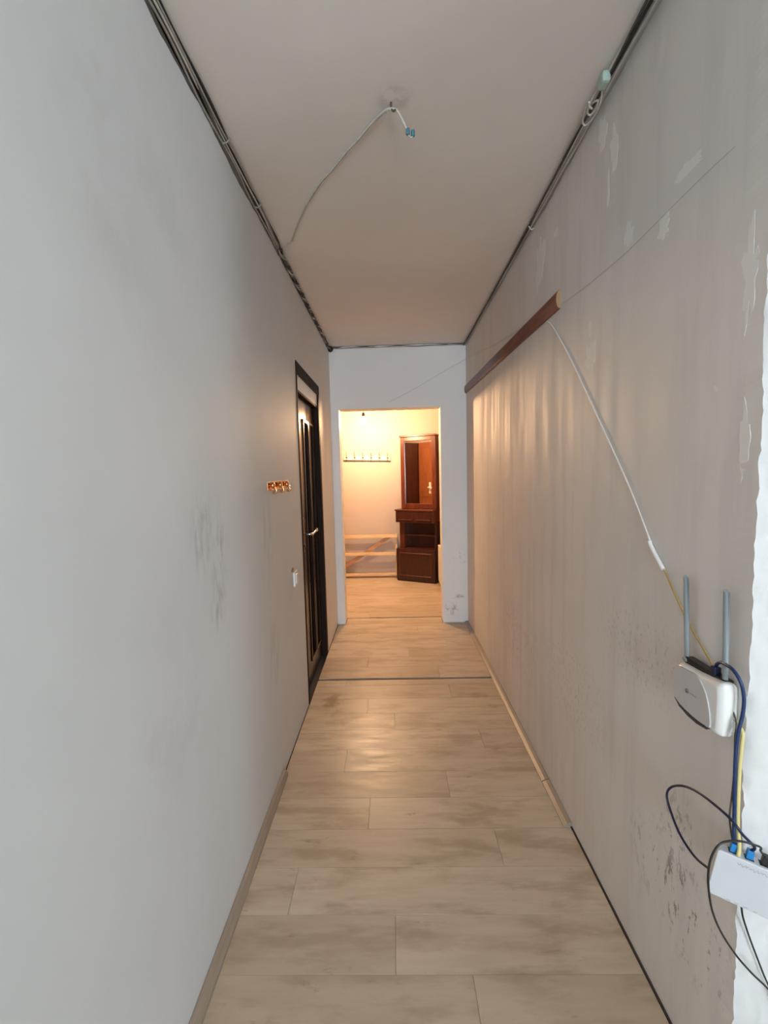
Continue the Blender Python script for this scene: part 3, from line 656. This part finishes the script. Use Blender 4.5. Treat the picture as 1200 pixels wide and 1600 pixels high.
# ------------------------------------------------------------------ router on the right wall
rt_ = thing('wifi_router', 'white wall-mounted router with two grey antennas', 'router', (XR, 0.955, 0.93))
RY0, RY1 = 0.876, 1.030       # near and far end
xf, xb = XR-0.042, XR-0.001
def rloop(inset, x, dz=0.0):
    """outline of the body seen from the front, near end sagging lower"""
    P = [(RY1-0.004, 0.975), (RY1, 0.955), (RY1-0.004, 0.895), (RY1-0.014, 0.880), (0.96, 0.876), (RY0+0.014, 0.884), (RY0+0.002, 0.896), (RY0, 0.930), (RY0+0.001, 0.985), (RY0+0.006, 1.000), (RY0+0.025, 0.998), (0.96, 0.990), (RY1-0.016, 0.986)]
    cy, cz = 0.955, 0.935
    return [Vector((x, cy+(y-cy)*(1-inset/0.075), cz+(z-cz)*(1-inset/0.055)+dz)) for y, z in P]
def loft(bm, loops):
    R_ = [[bm.verts.new(p) for p in lp] for lp in loops]; n = len(R_[0])
    for a, b in zip(R_, R_[1:]):
        for k in range(n):
            f = bm.faces.new((a[k], a[(k+1) % n], b[(k+1) % n], b[k])); f.smooth = True
    bm.faces.new(R_[0]); bm.faces.new(R_[-1][::-1]); return bm
def dense(lp, n=5): 
    q = catmull(lp+[lp[0]], n); return q[:-1]
body = obj('body', loft(bmesh.new(), [dense(rloop(0.010, xb)), dense(rloop(0.004, xb-0.008)), dense(rloop(0.0, xb-0.018)), dense(rloop(0.001, xf+0.010)), dense(rloop(0.005, xf+0.003)), dense(rloop(0.012, xf))]), M['white_plastic'], rt_)
# satin front plate with a curved near edge
fp = [(RY1-0.010, 0.973), (RY1-0.006, 0.950), (RY1-0.010, 0.903), (0.99, 0.8935), (0.95, 0.890), (0.915, 0.892), (0.903, 0.897), (0.905, 0.925), (0.915, 0.955), (0.930, 0.975), (0.950, 0.985), (0.985, 0.983), (RY1-0.020, 0.980)]
pl_ = obj('front_plate', prism(bmesh.new(), dense([Vector((xf-0.0025, y, z)) for y, z in fp], 4), (0.006, 0, 0), 0.0012), M['router_face'], rt_)
a_ = [(RY1-0.012, 0.902), (0.99, 0.8915), (0.95, 0.8875), (0.915, 0.8885), (0.905, 0.890)]; b_ = [(0.91, 0.8865), (0.94, 0.8815), (0.97, 0.8825), (1.0, 0.889)]
sub('led_strip', prism(bmesh.new(), [Vector((xf-0.0035, y, z)) for y, z in a_+b_], (0.008, 0, 0)), M['charcoal'], pl_)
bm = tube(bmesh.new(), [(xf-0.003, 0.975+0.0045*math.cos(2*math.pi*k/14), 0.938+0.0045*math.sin(2*math.pi*k/14)) for k in range(15)], 0.0010, n=5, smooth=False)
tube(bm, [(xf-0.003, 0.975, 0.938), (xf-0.003, 0.975, 0.934)], 0.0010, n=5, smooth=False)
sub('logo_ring', bm, M['mark'], pl_)
sub('logo_line', BX(xf-0.0033, xf-0.002, 0.944, 0.966, 0.9368, 0.9388), M['mark_pale'], pl_)
obj('port_panel', BX(xb-0.024, xb-0.006, 0.890, 1.015, 0.975, 1.001, bev=0.002), M['black_plastic'], rt_)
obj('wall_foot', prism(bmesh.new(), [(xb-0.016, 0.868, 0.900), (xb-0.016, 0.868, 0.926), (xb, 0.868, 0.906), (xb, 0.868, 0.900)], (0, 0.02, 0), 0.001), M['white_plastic'], rt_)
def antenna(y0, y1, x0, x1, z0, z1):
    bm = bmesh.new(); n = 10; loops = []
    for z, w, t in ((z0, 0.0060, 0.0045), (z0+0.02, 0.0066, 0.0048), (z1-0.006, 0.0072, 0.0050)):
        f = (z-z0)/(z1-z0); loops.append([Vector((x0+(x1-x0)*f+t*math.sin(2*math.pi*k/16), y0+(y1-y0)*f+w*math.cos(2*math.pi*k/16), z)) for k in range(16)])
    top = []
    for p in loops[-1]: top.append(Vector((p.x, p.y, z1-0.004+(p.y-y1)*0.45)))
    loops.append(top)
    return loft(bm, loops)
for (ya, yb) in ((1.017, 1.028), (0.898, 0.902)):
    an = obj('antenna', antenna(ya, yb, xb-0.018, xb-0.020, 0.985, 1.188), M['antenna'], rt_)
    sub('hinge', lathe(bmesh.new(), [(0.0065, -0.008), (0.0075, -0.006), (0.0075, 0.006), (0.0065, 0.008)], (xb-0.018, ya, 0.993), 'Y', 12), M['antenna'], an)

# ------------------------------------------------------------------ modem on the wall end
md = thing('modem', 'flat white modem hanging tilted over the rough wall corner', 'modem', (0.66, 0.83, 0.64))
ang, turn = R(-9), R(27)          # hangs askew across the corner
he = Vector((math.cos(turn), -math.sin(turn), 0)); hn = Vector((math.sin(turn), math.cos(turn), 0)); hz_ = Vector((0, 0, 1))
ex, ez = he*math.cos(ang)+hz_*math.sin(ang), hz_*math.cos(ang)-he*math.sin(ang)
TL = Vector((0.632, 0.845, 0.675)); MW, MH, MD = 0.135, 0.100, 0.024
def mpt(u, v, d=0.0): return TL + ex*u - ez*v + hn*d
def mquad(u0, u1, v0, v1, d0, d1, bev): return prism(bmesh.new(), [mpt(u0, v0, d0), mpt(u1, v0, d0), mpt(u1, v1, d0), mpt(u0, v1, d0)], hn*(d1-d0), bev)
cor = []
for (cu, cv, a0) in ((0.006, 0.006, 180), (MW-0.006, 0.006, 90), (MW-0.006, MH-0.006, 0), (0.006, MH-0.006, -90)):
    for k in range(5):
        a = R(a0-k*22.5); cor.append(mpt(cu+0.006*math.cos(a), cv-0.006*math.sin(a)))
case = obj('case', prism(bmesh.new(), cor, hn*MD, 0.0025), M['modem'], md)
rnd = random.Random(5); bm = bmesh.new()
for k in range(9):
    u = 0.034+k*0.0062; zz = 0.012+0.0012*math.sin(k*1.9)
    tube(bm, [mpt(u, zz-0.003*rnd.random(), -0.0002), mpt(u+0.002, zz+0.003, -0.0002), mpt(u+0.0045, zz-0.002*rnd.random(), -0.0002)], 0.0005, n=4, smooth=False)
sub('embossed_mark', bm, M['mark_pale'], case)
for u in (0.032, 0.045, 0.060, 0.075): sub('status_light', mquad(u, u+0.006, MH-0.0048, MH-0.0034, -0.0004, 0.001, 0), M['mark_pale'], case)
for u, mat in ((0.026, 'blue_plug'), (0.052, 'blue_plug'), (0.075, 'black_plastic'), (0.088, 'black_plastic')):
    obj('port', mquad(u-0.007, u+0.007, -0.0008, 0.004, 0.006, 0.020, 0), M['black_plastic'], md)

# network cables
bc = thing('network_cable', 'blue network cable from the router down to the modem', 'cable', (0.67, 0.87, 0.85))
p_end = mpt(0.026, -0.016, 0.013)
obj('jacket', T([(0.672, 0.926, 1.004), (0.672, 0.925, 1.019), (0.671, 0.913, 1.030), (0.668, 0.894, 1.034), (0.664, 0.868, 1.034), (0.667, 0.852, 1.017), (0.673, 0.850, 0.986), (0.672, 0.850, 0.953), (0.665, 0.850, 0.914), (0.663, 0.851, 0.868), (0.664, 0.851, 0.801), (0.665, 0.850, 0.740), (0.660, 0.843, 0.715), p_end], 0.0034, n=8), M['blue'], bc)
obj('plug', BX(0.665, 0.679, 0.919, 0.933, 0.990, 1.016, bev=0.002), M['navy'], bc)
def plug_at(u, mat, par, w=0.0055, l=0.018):
    return obj('plug', mquad(u-w, u+w, -l, 0.0, 0.008, 0.018, 0.001), M[mat], par)
plug_at(0.026, 'blue_plug', bc)
lc = thing('network_cable', 'navy cable looping out from the modem over the right wall', 'cable', (0.65, 0.93, 0.66))
obj('jacket', T([(0.640, 0.850, 0.618), (0.645, 0.868, 0.600), (0.650, 0.890, 0.589), (0.650, 0.937, 0.575), (0.650, 0.989, 0.584), (0.650, 1.029, 0.617), (0.650, 1.041, 0.644), (0.650, 1.022, 0.676), (0.650, 0.981, 0.708), (0.650, 0.935, 0.728), (0.650, 0.877, 0.740), (0.653, 0.838, 0.740), (0.664, 0.826, 0.722), mpt(0.054, -0.030, 0.008), mpt(0.052, -0.016, 0.013)], 0.0027, n=8), M['navy'], lc)
plug_at(0.052, 'blue_plug', lc)
pc = thing('power_cable', 'thin black power cord curling left around the modem', 'cable', (0.60, 0.80, 0.6))
obj('cord', T([mpt(0.075, -0.016, 0.012), (0.688, 0.812, 0.700), (0.680, 0.803, 0.716), (0.662, 0.800, 0.725), (0.643, 0.800, 0.731), (0.619, 0.800, 0.732), (0.600, 0.800, 0.725), (0.587, 0.800, 0.701), (0.582, 0.800, 0.670), (0.584, 0.800, 0.633), (0.593, 0.800, 0.587), (0.612, 0.800, 0.542), (0.641, 0.800, 0.496), (0.673, 0.803, 0.456), (0.735, 0.815, 0.380), (0.78, 0.835, 0.25), (0.80, 0.840, 0.004)], 0.0020, n=8), M['black_plastic'], pc)
plug_at(0.075, 'black_plastic', pc, 0.0045, 0.020)
p2 = thing('power_cable', 'black cord hanging below the modem against the white plaster', 'cable', (0.70, 0.842, 0.45))
obj('cord', T([mpt(0.100, -0.010, 0.022), mpt(0.110, 0.02, 0.030), (0.690, 0.846, 0.575), (0.683, 0.843, 0.543), (0.695, 0.842, 0.499), (0.716, 0.842, 0.443), (0.730, 0.842, 0.407), (0.760, 0.842, 0.33), (0.785, 0.842, 0.2), (0.79, 0.840, 0.004)], 0.0018, n=8), M['black_plastic'], p2)
plug_at(0.100, 'black_plastic', p2, 0.0045, 0.012)
p3 = thing('power_cable', 'thin dark cord running behind the blue cable under the router', 'cable', (0.67, 0.86, 0.8))
obj('cord', T([(0.672, 0.905, 0.985), (0.676, 0.872, 0.93), (0.667, 0.860, 0.90), (0.666, 0.857, 0.837), (0.664, 0.857, 0.783), (0.661, 0.857, 0.736), (0.664, 0.855, 0.701), (0.668, 0.852, 0.671), (0.675, 0.850, 0.60)], 0.0017, n=6), M['wire_brown'], p3)
